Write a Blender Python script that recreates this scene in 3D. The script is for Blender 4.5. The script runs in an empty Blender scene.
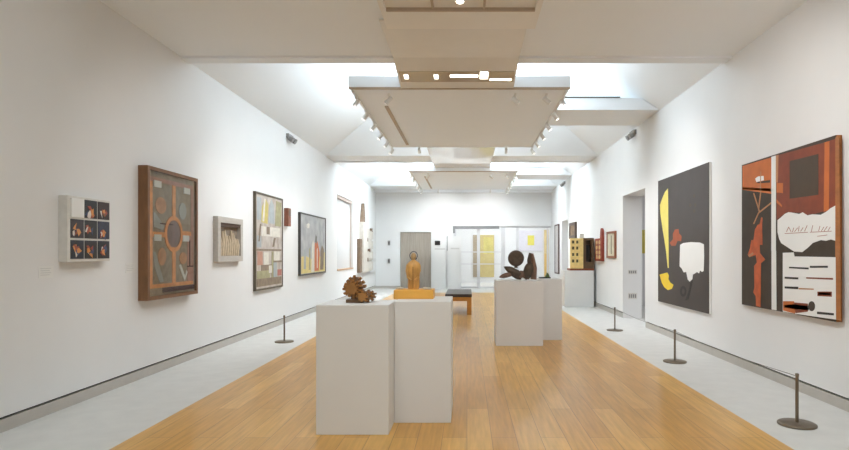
import bpy, math, random
from mathutils import Vector, Matrix
random.seed(7)
S = bpy.context.scene
COL = S.collection
F, VX, VY, EYE = 566.0, 467.0, 253.0, 1.5        # focal length in px, vanishing point of the hall, eye height

# ------------------------------------------------------------------ camera
cam = bpy.data.cameras.new('camera'); co = bpy.data.objects.new('camera', cam); COL.objects.link(co)
co.location = (0, 0, EYE); co.rotation_euler = (math.pi/2, 0, 0)
cam.sensor_width = 36; cam.lens = 36*F/849
cam.shift_x = -(VX-424.5)/849; cam.shift_y = (VY-225)/849
cam.clip_start = .05; cam.clip_end = 200
S.camera = co
# ------------------------------------------------------------------ light and exposure
w = bpy.data.worlds.new('world'); S.world = w; w.use_nodes = True
w.node_tree.nodes['Background'].inputs[0].default_value = (.8, .88, 1, 1)
w.node_tree.nodes['Background'].inputs[1].default_value = .02
SKY_NEAR, SKY_MID, SKY_FAR, ROOM_GLOW, REAR_FILL, SPOT_W = .32, 1.05, 2.5, 1.7, .3, 26
DAY = (85, 150, 300); DAY_SPREAD = 125
# daylight of the three roof lights: added area lamps, spread narrowed towards the floor
for (a_, c_), e_ in zip(((-1.1, 5.1), (7.89, 15.5), (16.61, 22.5)), DAY):
    l_ = bpy.data.lights.new('daylight', 'AREA'); l_.shape = 'RECTANGLE'; l_.size = 3.4; l_.size_y = c_-a_-.4
    l_.energy = e_; l_.spread = math.radians(DAY_SPREAD); l_.color = (.85, .95, 1)
    o_ = bpy.data.objects.new('daylight', l_); COL.objects.link(o_); o_.location = (-.1, (a_+c_)/2, 5.53)
S.view_settings.view_transform = 'Standard'; S.view_settings.look = 'None'
S.view_settings.gamma = 1; S.view_settings.use_curve_mapping = False
S.view_settings.exposure = .86

# ------------------------------------------------------------------ materials
def lin(c):
    r = []
    for v in c:
        v /= 255
        r.append(v/12.92 if v <= .04045 else ((v+.055)/1.055)**2.4)
    return (*r, 1)
def mat(name, c, rough=.6, vary=.06, scale=6, metal=0, coat=0, stretch=(1, 1, 1), spec=.5, c2=None):
    m = bpy.data.materials.new(name); m.use_nodes = True
    nt = m.node_tree; b = nt.nodes['Principled BSDF']
    b.inputs['Roughness'].default_value = rough; b.inputs['Metallic'].default_value = metal
    b.inputs['Coat Weight'].default_value = coat; b.inputs['Specular IOR Level'].default_value = spec
    tc = nt.nodes.new('ShaderNodeTexCoord'); mp = nt.nodes.new('ShaderNodeMapping')
    mp.inputs['Scale'].default_value = stretch
    nz = nt.nodes.new('ShaderNodeTexNoise'); nz.inputs['Scale'].default_value = scale; nz.inputs['Detail'].default_value = 4
    cr = nt.nodes.new('ShaderNodeValToRGB')
    cr.color_ramp.elements[0].position = .3; cr.color_ramp.elements[1].position = .7
    a = lin(c); k = lin(c2) if c2 else tuple(v*(1-2*vary) for v in a[:3])+(1,)
    cr.color_ramp.elements[0].color = k; cr.color_ramp.elements[1].color = a
    nt.links.new(tc.outputs['Object'], mp.inputs[0]); nt.links.new(mp.outputs[0], nz.inputs['Vector'])
    nt.links.new(nz.outputs[0], cr.inputs[0]); nt.links.new(cr.outputs[0], b.inputs['Base Color'])
    return m
def glow(name, c, s):
    m = bpy.data.materials.new(name); m.use_nodes = True
    b = m.node_tree.nodes['Principled BSDF']
    b.inputs['Base Color'].default_value = (.8, .8, .8, 1)
    b.inputs['Emission Color'].default_value = lin(c); b.inputs['Emission Strength'].default_value = s
    return m
def wood_floor():
    m = bpy.data.materials.new('oak planks'); m.use_nodes = True
    nt = m.node_tree; b = nt.nodes['Principled BSDF']; L = nt.links.new
    tc = nt.nodes.new('ShaderNodeTexCoord'); mp = nt.nodes.new('ShaderNodeMapping')
    mp.inputs['Rotation'].default_value = (0, 0, math.pi/2); L(tc.outputs['Object'], mp.inputs[0])
    br = nt.nodes.new('ShaderNodeTexBrick'); L(mp.outputs[0], br.inputs['Vector'])
    br.offset = .37; br.offset_frequency = 2
    br.inputs['Scale'].default_value = 1; br.inputs['Brick Width'].default_value = 2.3; br.inputs['Row Height'].default_value = .2
    br.inputs['Mortar Size'].default_value = .0025; br.inputs['Mortar Smooth'].default_value = .3; br.inputs['Bias'].default_value = 0
    br.inputs['Color1'].default_value = lin((226, 178, 98)); br.inputs['Color2'].default_value = lin((206, 152, 72))
    br.inputs['Mortar'].default_value = lin((165, 118, 70))
    mg = nt.nodes.new('ShaderNodeMapping'); mg.inputs['Scale'].default_value = (14, .9, 1); L(tc.outputs['Object'], mg.inputs[0])
    nz = nt.nodes.new('ShaderNodeTexNoise'); nz.inputs['Scale'].default_value = 2.2; nz.inputs['Detail'].default_value = 6; L(mg.outputs[0], nz.inputs['Vector'])
    cr = nt.nodes.new('ShaderNodeValToRGB'); cr.color_ramp.elements[0].color = (.80, .77, .72, 1); cr.color_ramp.elements[1].color = (1.06, 1.05, 1.04, 1)
    cr.color_ramp.elements[0].position = .3; cr.color_ramp.elements[1].position = .7; L(nz.outputs[0], cr.inputs[0])
    mx = nt.nodes.new('ShaderNodeMix'); mx.data_type = 'RGBA'; mx.blend_type = 'MULTIPLY'; mx.inputs[0].default_value = 1
    L(br.outputs[0], mx.inputs[6]); L(cr.outputs[0], mx.inputs[7]); L(mx.outputs[2], b.inputs['Base Color'])
    b.inputs['Roughness'].default_value = .28; b.inputs['Specular IOR Level'].default_value = .36
    return m
def glass():
    m = bpy.data.materials.new('clear glass'); m.use_nodes = True
    b = m.node_tree.nodes['Principled BSDF']
    b.inputs['Base Color'].default_value = (.96, .99, .98, 1); b.inputs['Roughness'].default_value = .02
    b.inputs['Transmission Weight'].default_value = 1; b.inputs['IOR'].default_value = 1.12
    return m
M = dict(
    wall=mat('white wall paint', (234, 233, 231), .75, .01, 2),
    ceil=mat('white ceiling paint', (247, 250, 252), .8, .005, 2),
    trim=mat('warm white metal', (240, 237, 231), .45, .02, 3),
    duct=mat('satin duct paint', (232, 230, 226), .3, .02, 3, coat=.15),
    plinth=mat('plinth white', (234, 234, 232), .6, .012, 3),
    stone=mat('pale grey stone', (217, 215, 210), .5, .04, 5),
    base=mat('grey skirting', (192, 186, 177), .45, .04, 6),
    wood=wood_floor(), glass=glass(),
    steel=mat('bronze steel', (128, 115, 98), .38, .05, 20, metal=.75),
    cord=mat('grey cord', (120, 108, 92), .7),
    white=mat('white gloss', (236, 235, 231), .4, .01),
    offw=mat('off white paint', (224, 220, 212), .6, .05, 14),
    greyp=mat('grey paint', (150, 148, 145), .5),
    dgrey=mat('dark grey metal', (88, 86, 84), .45),
    black=mat('black paint', (38, 34, 32), .55, .1, 12),
    oak=mat('oak orange', (214, 150, 70), .45, .12, 4, stretch=(2, 2, 9)),
    gap=mat('black shadow gap', (30, 27, 25), .8),
    leather=mat('dark leather', (62, 52, 48), .42, .1, 20),
)
M['sky_near'] = glow('skylight glazing near', (222, 239, 253), SKY_NEAR)
M['sky_mid'] = glow('skylight glazing mid', (222, 239, 253), SKY_MID)
M['sky_far'] = glow('skylight glazing far', (222, 239, 253), SKY_FAR)
M['lay'] = glow('ceiling light panel', (244, 247, 255), ROOM_GLOW)
M['lay2'] = glow('side room light panel', (244, 247, 255), ROOM_GLOW*.45)
M['lamp'] = glow('lamp and reflection glow', (255, 248, 232), 3)
M['rear'] = glow('added rear fill', (228, 242, 252), REAR_FILL)

# ------------------------------------------------------------------ mesh builder
def wl(o):
    v = Vector((0, 0, 0))
    while o: v += o.location; o = o.parent
    return v
class MB:
    def __init__(s): s.v = []; s.f = []; s.m = []; s.sm = []
    def add(s, vs, fs, m=0, smooth=False):
        n = len(s.v); s.v += [tuple(p) for p in vs]
        for f in fs: s.f.append([n+i for i in f]); s.m.append(m); s.sm.append(smooth)
        return s
    def box(s, x0, x1, y0, y1, z0, z1, m=0):
        if x0 > x1: x0, x1 = x1, x0
        if y0 > y1: y0, y1 = y1, y0
        if z0 > z1: z0, z1 = z1, z0
        p = [(x, y, z) for z in (z0, z1) for y in (y0, y1) for x in (x0, x1)]
        return s.add(p, [(0, 2, 3, 1), (4, 5, 7, 6), (0, 1, 5, 4), (2, 6, 7, 3), (0, 4, 6, 2), (1, 3, 7, 5)], m)
    def prism(s, poly, axis, a, b, m=0):
        """poly in the two other axes (in xyz order), extruded along axis from a to b"""
        def mk(p, t):
            q = list(p); q.insert('xyz'.index(axis), t); return q
        n = len(poly)
        vs = [mk(p, a) for p in poly]+[mk(p, b) for p in poly]
        fs = [tuple(range(n)), tuple(range(2*n-1, n-1, -1))]+[(i, i+n, (i+1) % n+n, (i+1) % n) for i in range(n)]
        return s.add(vs, fs, m)
    def rings(s, rs, m=0, smooth=True, cap=True):
        n = len(rs[0]); base = []; fs = []
        for r in rs: base += r
        for k in range(len(rs)-1):
            for i in range(n):
                j = (i+1) % n
                fs.append((k*n+i, k*n+j, (k+1)*n+j, (k+1)*n+i))
        s.add(base, fs, m, smooth)
        if cap:
            s.add(rs[0], [tuple(range(n-1, -1, -1))], m); s.add(rs[-1], [tuple(range(n))], m)
        return s
    def tube(s, pts, r, m=0, n=12, smooth=True):
        pts = [Vector(p) for p in pts]
        if not hasattr(r, '__len__'): r = [r]*len(pts)
        rs = []
        for i, p in enumerate(pts):
            d = (pts[min(i+1, len(pts)-1)]-pts[max(i-1, 0)]).normalized()
            u = d.cross(Vector((0, 0, 1)) if abs(d.z) < .9 else Vector((0, 1, 0))).normalized(); q = d.cross(u)
            rs.append([p+r[i]*(math.cos(t)*u+math.sin(t)*q) for t in [2*math.pi*k/n for k in range(n)]])
        return s.rings(rs, m, smooth)
    def lathe(s, c, prof, m=0, n=24, sy=1, wob=0, smooth=True):
        rs = []
        for (r, z) in prof:
            rs.append([(c[0]+r*math.cos(t)*(1+wob*math.sin(3*t+9*z)), c[1]+sy*r*math.sin(t)*(1+wob*math.cos(5*t+17*z)), c[2]+z)
                       for t in [2*math.pi*k/n for k in range(n)]])
        return s.rings(rs, m, smooth)
    def blob(s, c, rad, rot=None, m=0, nu=16, nv=10, wob=0):
        R = rot or Matrix.Identity(3); rs = []
        for i in range(1, nv):
            a = math.pi*i/nv; ring = []
            for k in range(nu):
                t = 2*math.pi*k/nu; q = 1+wob*math.sin(4*t+5*a)
                ring.append(Vector(c)+R@Vector((rad[0]*math.sin(a)*math.cos(t)*q, rad[1]*math.sin(a)*math.sin(t)*q, rad[2]*math.cos(a))))
            rs.append(ring)
        return s.rings(rs, m)
    def build(s, name, mats, parent=None, bevel=0):
        o_ = wl(parent)
        me = bpy.data.meshes.new(name)
        me.from_pydata([tuple(Vector(p)-o_) for p in s.v], [], s.f)
        for x in (mats if isinstance(mats, (list, tuple)) else [mats]): me.materials.append(x)
        for i, p in enumerate(me.polygons): p.material_index = s.m[i]; p.use_smooth = s.sm[i]
        import bmesh
        b = bmesh.new(); b.from_mesh(me); bmesh.ops.recalc_face_normals(b, faces=b.faces); b.to_mesh(me); b.free()
        me.update()
        o = bpy.data.objects.new(name, me); COL.objects.link(o)
        if parent: o.parent = parent
        if bevel:
            q = o.modifiers.new('bevel', 'BEVEL'); q.width = bevel; q.segments = 2; q.limit_method = 'ANGLE'
        return o
def tag(o, label, cat, group=None):
    o['label'] = label; o['category'] = cat
    if group: o['group'] = group
    return o
def thing(name, loc, label, cat, group=None):
    o = bpy.data.objects.new(name, None); COL.objects.link(o); o.location = loc; o.empty_display_size = .1
    return tag(o, label, cat, group)
def struct(o): o['kind'] = 'structure'; return o
def copy_tree(o, parent=None):
    c = o.copy(); COL.objects.link(c)
    if parent: c.parent = parent
    for ch in list(o.children): copy_tree(ch, c)
    return c
def dz(px, py, d): return ((px-VX)*d/F, EYE-(py-VY)*d/F)            # X, Z of a pixel at depth d
def on(X, pts):                                                    # pixel outline on a side wall plane -> (y, z)
    r = []
    for px, py in pts:
        d = X*F/(px-VX); r.append((d, EYE-(py-VY)*d/F))
    return r

# ------------------------------------------------------------------ the hall
XL, XR, ZT = -3.88, 3.59, 4.165
XLo, XRo = -4.32, 4.03
Y0, YE = -3.2, 24.1
def side_wall(name, xi, xo, holes, z0=.13):
    b = MB(); ys = [Y0]
    for (a, c, zb, zt) in holes:
        b.box(xi, xo, ys[-1], a, z0, ZT)
        if zb > z0: b.box(xi, xo, a, c, z0, zb)
        b.box(xi, xo, a, c, zt, ZT); ys.append(c)
    b.box(xi, xo, ys[-1], YE, z0, ZT)
    struct(b.build(name, M['wall']))
WN = (16.9, 19.26, .963, 3.26)
D1 = (11.41, 13.03, 0, 2.81); D2 = (20.1, 21.4, 0, 2.7)
side_wall('wall_left', XL, XLo, [WN]); side_wall('wall_right', XR, XRo, [D1, D2])
struct(MB().box(XL-.006, XLo, Y0, YE, 0, .108).box(XL-.04, XLo, Y0, YE, .108, .13, 1).build('baseboard_left', [M['base'], M['gap']]))
b = MB()
for a, c in ((Y0, D1[0]), (D1[1], D2[0]), (D2[1], YE)): b.box(XR+.006, XRo, a, c, 0, .108); b.box(XR+.04, XRo, a, c, .108, .13, 1)
struct(b.build('baseboard_right', [M['base'], M['gap']]))
# door linings close the base of the wall at each opening
b = MB()
for (a, c, zb, zt) in (D1, D2):
    b.box(XR+.001, XRo-.001, a-.02, a+.004, 0, .134); b.box(XR+.001, XRo-.001, c-.004, c+.02, 0, .134)
struct(b.build('trim_1', M['wall']))
# floor: oak field between two stone margins
WX0, WX1, WYE = -2.73, 2.495, 21.4
b = MB()
for x0, x1, y0, y1, m in ((XLo, WX0, Y0, WYE, 0), (WX0, WX1, Y0, WYE, 1), (WX1, 7.5, Y0, WYE, 0), (XLo, 7.5, WYE, 31, 0)):
    b.box(x0, x1, y0, y1, -.1, 0, m)
struct(b.build('floor', [M['stone'], M['wood']]))
# end wall, with the glazed opening on its right and a slatted door on its left
EX0, EZ = -.6, 2.65
DX0, DX1, DZT = -2.85, -1.53, 2.39
b = MB()
b.box(XLo, DX0, YE, YE+.3, 0, ZT); b.box(DX0, DX1, YE, YE+.3, DZT, ZT)
b.box(DX1, EX0, YE, YE+.3, 0, ZT); b.box(EX0, XR, YE, YE+.3, EZ, ZT); b.box(XR, 5.2, YE, YE+.3, 0, ZT)
struct(b.build('wall_end', M['wall']))
b = MB(); b.box(XLo, -2.9, Y0-.3, Y0, 0, ZT); b.box(2.6, XRo, Y0-.3, Y0, 0, ZT); b.box(-2.9, 2.6, Y0-.3, Y0, 0, .5); b.box(-2.9, 2.6, Y0-.3, Y0, 3.6, ZT)
struct(b.build('wall_behind', M['wall']))
g = struct(MB().box(-2.9, 2.6, Y0-.2, Y0-.16, .5, 3.6).build('window_6', M['rear']))  # unseen glowing pane added behind the camera as fill light
b = MB()
for x in (-1.53, -.15, 1.23): b.box(x-.03, x+.03, Y0-.16, Y0-.1, .5, 3.6)  # bars across the added rear pane
b.build('window_frame', M['white'], g)
struct(MB().box(XL, DX0, YE-.02, YE, 0, .1).build('baseboard_end', M['base']))
# ceiling: flat downstands, sloping plaster between them
BAYS = [(-1.1, 5.1), (7.89, 15.5), (16.61, 22.5)]
SX0, SX1, SZ = -1.9, 1.7, 5.5
b = MB()
prev = Y0-.3
for a, c in BAYS:
    b.box(XLo, XRo, prev, a, ZT, 5.62)
    b.box(XL, XR, a-.22, a, ZT-.022, ZT) if a > 0 else None
    b.prism([(XLo, ZT), (XL, ZT), (SX0, SZ), (SX0, 5.62), (XLo, 5.62)], 'y', a, c)
    b.prism([(XRo, ZT), (XR, ZT), (SX1, SZ), (SX1, 5.62), (XRo, 5.62)], 'y', a, c)
    H = 1.0
    b.prism([(a, ZT), (a+H, SZ), (a+H, 5.595), (a, 5.595)], 'x', XL, XR); b.prism([(c, ZT), (c-H, SZ), (c-H, 5.595), (c, 5.595)], 'x', XL, XR)
    prev = c
b.box(XLo, XRo, prev, YE+.3, ZT, 5.62)
b.box(XL, XR, YE-.35, YE, ZT-.09, ZT)
struct(b.build('ceiling', M['ceil']))
for i, ((a, c), k) in enumerate(zip(BAYS, ('sky_near', 'sky_mid', 'sky_far'))):
    g = struct(MB().box(SX0, SX1, a, c, 5.60, 5.64).build('window_%d' % (i+2), M[k]))
    f = MB()
    for t in range(1, 5):
        y = a+(c-a)*t/5; f.box(SX0, SX1, y-.03, y+.03, 5.54, 5.60)
    f.box(-.13, -.07, a, c, 5.54, 5.60)
    f.build('glazing_bar', M['trim'], g)
# window niche in the left wall
g = struct(MB().box(XL-.14, XL-.10, WN[0], WN[1], WN[2], WN[3]).build('window_1', mat('blind fabric', (208, 208, 207), .8, .01)))
MB().box(XL-.10, XL+.015, WN[0]+.002, WN[1]-.002, WN[2], WN[2]+.045).build('window_sill', mat('sill timber', (196, 160, 128), .5), g)
f = MB(); f.box(XL-.10, XL-.07, WN[1]-.05, WN[1]-.002, WN[2]+.045, WN[3]); f.box(XL-.10, XL-.07, WN[0]+.002, WN[0]+.05, WN[2]+.045, WN[3])
f.box(XL-.10, XL-.03, WN[0]+.05, WN[1]-.05, WN[3]-.09, WN[3]-.002)
f.build('window_frame', mat('pinkish frame', (206, 190, 180), .5), g)
# slatted grey door
sl = mat('weathered slats', (182, 171, 157), .7, .1, 3, stretch=(12, 1, .6))
b = MB(); b.box(DX0, DX1, YE+.12, YE+.16, 0, DZT)
n = 11; wd = (DX1-DX0)/n
for i in range(n): b.box(DX0+i*wd+.008, DX0+(i+1)*wd-.008, YE+.07, YE+.12, .01, DZT-.004)
g = struct(b.build('door_1', sl))

# side room through the right doorway and the room behind the glazing
b = MB(); b.box(XRo, 7.2, 16.2, 16.4, 0, 3.4); b.box(7.2, 7.4, 8, 16.4, 0, 3.4); b.box(XRo, 7.2, 7.8, 8, 0, 3.4); b.box(XRo, 7.4, 7.8, 16.4, 3.4, 3.5)
b.box(XRo, 7.4, 18.4, 18.6, 0, 3.4); b.box(7.2, 7.4, 18.4, 24.1, 0, 3.4); b.box(XRo, 7.4, 18.4, 24.1, 3.4, 3.5)
struct(b.build('wall_side_room', M['wall']))
b = MB(); b.box(4.6, 6.6, 9.5, 14.5, 3.37, 3.40); b.box(4.6, 6.6, 19.4, 23, 3.37, 3.40)
struct(b.build('ceiling_side_room', M['lay2']))
BY = 28.5
b = MB(); b.box(-3, 5.2, BY, BY+.2, 0, 3.4); b.box(-3.2, -3, YE+.3, BY, 0, 3.4); b.box(5.0, 5.2, YE+.3, BY, 0, 3.4); b.box(-3.2, 5.2, YE+.3, BY+.2, 3.4, 3.5)
struct(b.build('wall_back_room', M['wall']))
struct(MB().box(-1.5, 4.2, 25.2, 27.8, 3.37, 3.40).build('ceiling_back_room', M['lay']))
# glazed screen in the end opening
gy = YE+.12
g = struct(MB().box(EX0+.05, XR-.02, gy-.006, gy+.006, .06, EZ-.08).build('window_5', M['glass']))
fw = mat('screen frame', (214, 214, 214), .4, .01)
f = MB()
for px, wpx in ((455, 2), (478.5, 3), (503, 4), (517.5, 2.5), (547.5, 1.5)):
    x = (px-VX)*gy/F; h = wpx*gy/F/2; f.box(x-h, x+h, gy-.03, gy+.03, 0, EZ-.02)
f.box(EX0, XR, gy-.025, gy+.025, 0, .07)
for py in (252, 264):
    z = EYE-(py-VY)*gy/F; f.box((461-VX)*gy/F, (503-VX)*gy/F, gy-.02, gy+.02, z-.02, z+.02)
    f.box((548-VX)*gy/F, XR, gy-.02, gy+.02, z-.012, z+.012)
f.box((503-VX)*gy/F, XR, gy-.03, gy+.03, EZ-.07, EZ-.02)
f.build('screen_frame', fw, g)
f = MB(); f.box(EX0, (499-VX)*gy/F, YE-.02, gy+.04, EZ-.12, EZ-.001); f.box(EX0, EX0+.09, YE-.02, gy+.04, EZ-.3, EZ-.12)
f.build('door_track', mat('track metal', (140, 140, 140), .4), g)

# ------------------------------------------------------------------ hung ceiling panels, ducts and lights
PX0, PX1, PZ, PT = -1.785, 1.56, 3.97, 4.165
pm = mat('ceiling panel paint', (247, 250, 252), .7, .005, 2)
slotm = mat('tan slot', (192, 174, 154), .6)
pname = ['white panel hung under the nearer skylight, rows of spotlights along both edges',
         'white panel hung under the farther skylight near the end wall']
for i, (py0, py1) in enumerate(((8.52, 13.3), (17.24, 22.0))):
    t = thing('ceiling_panel', (-.11, (py0+py1)/2, PZ), pname[i], 'ceiling panel')
    MB().box(PX0, PX1, py0, py1, PZ+.03, PT).build('panel_body', pm, t)
    b = MB(); b.box(PX0+.05, PX1-.05, py0+.05, py1-.05, PZ, PZ+.03); b.build('panel_soffit', pm, t)
    f = MB()
    f.box(PX0+.005, PX1-.005, py0+.004, py0+.05, PZ+.004, PZ+.03)
    f.build('edge_strip', slotm, t)
    MB().box(-1.385, -1.325, py0+1.0, py1-.4, PZ-.012, PZ).build('lighting_slot', slotm, t)
    for s in (PX0+.045, PX1-.045):
        MB().box(s-.02, s+.02, py0+.1, py1-.1, PZ-.022, PZ+.03).build('lighting_track', M['white'], t)
    # cross duct to the right-hand wall
    q0 = 10.55+8.72*i
    t = thing('cross_duct', (2.4, q0+.66, PT), ['boxed white duct from the nearer hung panel to the right wall',
              'boxed white duct from the farther hung panel to the right wall'][i], 'duct')
    MB().prism([(1.0, PT+.002), (3.585, PT+.002), (3.26, 4.38), (2.9, 4.39), (1.0, 4.39)], 'y', q0, q0+1.3).build('duct_body', M['ceil'], t)
    MB().box(1.0, 2.85, q0-.012, q0+.05, 4.39, 4.412).build('top_trim', M['dgrey'], t)
# ducts running down the middle under the beams
DXA, DXB = -.995, .70
t = thing('ceiling_duct', (-.15, 7.4, 4.12), 'tan duct crossing under the nearest ceiling beam into the hung panel', 'duct')
MB().prism([(6.39, 4.125), (7.6, 4.125), (8.515, 3.98), (8.515, PT-.025), (6.39, PT-.025)], 'x', DXA, DXB).build('duct_body', M['duct'], t)
def slope_z(y): return 4.125-(y-7.6)*.145/.915
b = MB()
b.prism([(7.98, slope_z(7.98)-.006), (8.3, slope_z(8.3)-.006), (8.3, slope_z(8.3)+.01), (7.98, slope_z(7.98)+.01)], 'x', DXA+.03, DXB-.02)
b.build('glossy_strip', mat('glossy strip', (196, 188, 176), .06, .01, coat=.8), t)
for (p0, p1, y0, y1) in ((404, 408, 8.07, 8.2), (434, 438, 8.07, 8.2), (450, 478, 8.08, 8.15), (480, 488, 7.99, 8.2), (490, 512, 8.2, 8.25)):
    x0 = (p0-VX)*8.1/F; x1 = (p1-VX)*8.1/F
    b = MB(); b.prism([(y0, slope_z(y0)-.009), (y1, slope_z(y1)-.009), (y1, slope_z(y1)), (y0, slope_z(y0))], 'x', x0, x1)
    b.build('reflection_patch', M['lamp'], t)  # glowing patches stand in for reflections on the glossy strip
t = thing('ceiling_duct', (-.15, 15.2, 4.12), 'glossy duct crossing under the middle ceiling beam between two hung panels', 'duct')
MB().box(DXA, DXB, 13.305, 17.235, 4.10, PT-.025).build('duct_body', mat('glossy white duct', (232, 228, 220), .12, .01, coat=.5), t)
# near light raft, top of the picture
t = thing('light_raft', (-.07, 4.4, 4.03), 'glazed lighting raft overhead with a round downlight, top centre', 'ceiling light')
RX0, RX1, RZ, RY1, RYG = -.903, .768, 4.03, 6.39, 5.93
b = MB(); b.box(RX0, RX1, RYG, RY1, RZ, PT-.002); b.box(RX0, RX0+.06, 2.4, RYG, RZ, PT-.002); b.box(RX1-.06, RX1, 2.4, RYG, RZ, PT-.002)
b.box(RX0+.06, RX1-.06, 2.4, RYG, RZ+.09, PT-.002); b.build('raft_body', M['trim'], t)
MB().box(RX0+.06, RX1-.06, 2.4, RYG, RZ+.03, RZ+.05).build('glazed_panel', mat('satin panel', (240, 237, 232), .45, .01), t)
for px in (433, 484):
    x = (px-VX)*5.93/F; MB().box(x-.012, x+.012, 2.4, RYG, RZ+.01, RZ+.03).build('mullion', slotm, t)
MB().box(RX0+.06, RX1-.06, RYG-.03, RYG-.002, RZ-.004, RZ+.03).build('cross_bar', slotm, t)
lx, ly = (460-VX)*5.7/F, 5.7
q = MB().lathe((lx, ly, RZ+.0), [(.05, 0), (.05, .03)]).build('downlight_rim', M['white'], t)
MB().lathe((lx, ly, RZ-.004), [(.034, 0), (.034, .004)]).build('downlight_lens', glow('downlight', (255, 250, 240), 12), q)

def add_spot(parent, p, tgt, W, size=80):
    l = bpy.data.lights.new('spot', 'SPOT'); l.energy = W; l.spot_size = math.radians(size); l.spot_blend = .8
    l.color = (.97, .98, 1); l.shadow_soft_size = .04
    o = bpy.data.objects.new('spot_beam', l); COL.objects.link(o)
    d = (Vector(tgt)-Vector(p)).normalized()
    o.location = Vector(p)-wl(parent); o.rotation_euler = d.to_track_quat('-Z', 'Y').to_euler(); o.parent = parent
def spotlight(p, tgt, label, group, W=None, PZ=PZ+.0):
    t = thing('track_spotlight', (p[0], p[1], PZ-.022), label, 'spotlight', group)
    p = Vector(p); c = Vector((p.x, p.y, PZ-.115)); d = (Vector(tgt)-c).normalized()
    MB().box(p.x-.017, p.x+.017, p.y-.05, p.y+.05, PZ-.05, PZ-.0225).build('track_adaptor', M['white'], t)
    MB().tube([(p.x, p.y, PZ-.05), (p.x, p.y, PZ-.1)], .011, n=8).build('stem', M['white'], t)
    MB().tube([c-d*.06, c-d*.05, c+d*.05, c+d*.07], [.024, .033, .035, .039], n=14).build('lamp_head', M['white'], t)
    MB().tube([c+d*.07, c+d*.073], .031, n=14).build('lens', M['lamp'], t)
    add_spot(t, c+d*.1, tgt, W or SPOT_W)
    return t
def shift(proto, p, label, group):
    c = copy_tree(proto); c.location = (p[0], p[1], PZ-.022); c['label'] = label; c['group'] = group; return c
ordn = ['first', 'second', 'third', 'fourth', 'fifth', 'sixth']
protoL = protoR = protoF = protoG = None
for i, y0 in enumerate((8.52, 17.24)):
    who = ['nearer', 'farther'][i]
    for k in range(6):
        y = y0+.38+k*.84
        for s in (-1, 1):
            p = ((PX0+.045) if s < 0 else (PX1-.045), y, 0)
            lab = 'white track spotlight, %s from the front along the %s edge of the %s hung panel' % (ordn[k], 'left' if s < 0 else 'right', who)
            grp = 'spotlights along the %s hung panel' % who
            if s < 0:
                if protoL is None: protoL = spotlight(p, (XL, y, .9), lab, grp)
                else: shift(protoL, p, lab, grp)
            else:
                if protoR is None: protoR = spotlight(p, (XR, y, .9), lab, grp)
                else: shift(protoR, p, lab, grp)
    for j, x in enumerate((-1.2, .74, 1.22)):
        p = (x, y0+.2, 0); lab = 'white track spotlight, %s from the left on the front edge of the %s hung panel' % (ordn[j], who)
        t = MB()
        if j: shift(protoG, p, lab, grp) if protoG else None
        if j and protoG is None: protoG = spotlight(p, (XR, y0+1.2, 1.9), lab, grp)
        if j: continue
        if protoF is None: protoF = spotlight(p, (XL, y0+1.2, 1.9), lab, grp)
        else: shift(protoF, p, lab, grp)
    for j, x in enumerate((-1.1, .9)):
        lab = 'white track spotlight, %s on the rear edge of the %s hung panel' % (['left', 'right'][j], who)
        spotlight((x, y0+4.5, 0), (x+.05, y0+6.9, 2.7), lab, 'spotlights along the %s hung panel' % who, 60)
# unseen heads added on the near raft to light walls, plinth and floor
for j, (x, y, tg, W_) in enumerate(((RX1-.03, 3.6, (XR, 5.4, 2.0), 70), (RX1-.03, 4.3, (XR, 7.2, 1.9), 75), (RX1-.03, 5.0, (.95, 9.3, .7), 90), (RX1-.03, 2.9, (1.0, 5.4, 0), 60),
                                 (RX0+.03, 5.0, (XL, 8.0, 1.3), 40), (RX0+.03, 4.3, (-2.2, 6.8, 0), 50))):
    spotlight((x, y, 0), tg, 'added track spotlight, out of view under the %s edge of the overhead raft, %s from the back' % (['right', 'left'][j > 3], ['second', 'third', 'fourth', 'first', 'second', 'first'][j]), 'added spotlights along the overhead raft', W_, RZ)
# twin fixtures at the top of the walls
def wall_fixture(x, y, z, label, s):
    t = thing('wall_fixture', (x, y, z), label, 'light fitting', 'small grey fittings high on the walls')
    MB().box(x, x+s*.06, y-.16, y+.16, z-.02, z+.07).build('housing', M['greyp'], t)
    for k in (-.1, .1): MB().tube([(x+s*.05, y+k, z-.02), (x+s*.13, y+k, z-.07)], [.05, .06], n=12).build('lamp_head', M['greyp'], t)
wall_fixture(XL, 12.3, 4.0, 'small grey twin fitting high on the left wall', 1)
wall_fixture(XR, 12.15, 4.05, 'small grey twin fitting high on the right wall by the nearer duct', -1)
wall_fixture(XR, 20.8, 4.05, 'small grey twin fitting high on the right wall by the farther duct', -1)

# ------------------------------------------------------------------ plinths and what stands on them
def plinth(x0, x1, y0, y1, z, label):
    o = MB().box(x0, x1, y0, y1, 0, z).build('display_plinth', M['plinth'], None, .004)
    return tag(o, label, 'plinth', 'white display plinths')
plinth(-1.245, -.645, 4.665, 5.20, 1.071, 'tall white plinth in front carrying the spiky wooden cog sculpture')
plinth(-.643, -.141, 4.994, 5.62, 1.071, 'tall white plinth in front carrying the carved torso on an orange base')
plinth(.468, 1.226, 9.13, 9.75, 1.05, 'wide white plinth carrying the dark disc sculpture')
plinth(.92, 1.638, 9.752, 10.45, 1.05, 'white plinth standing behind the disc sculpture plinth')
plinth(2.71, 3.52, 15.7, 16.3, 1.013, 'white plinth by the right wall under the gold and dark cabinet')

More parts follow.
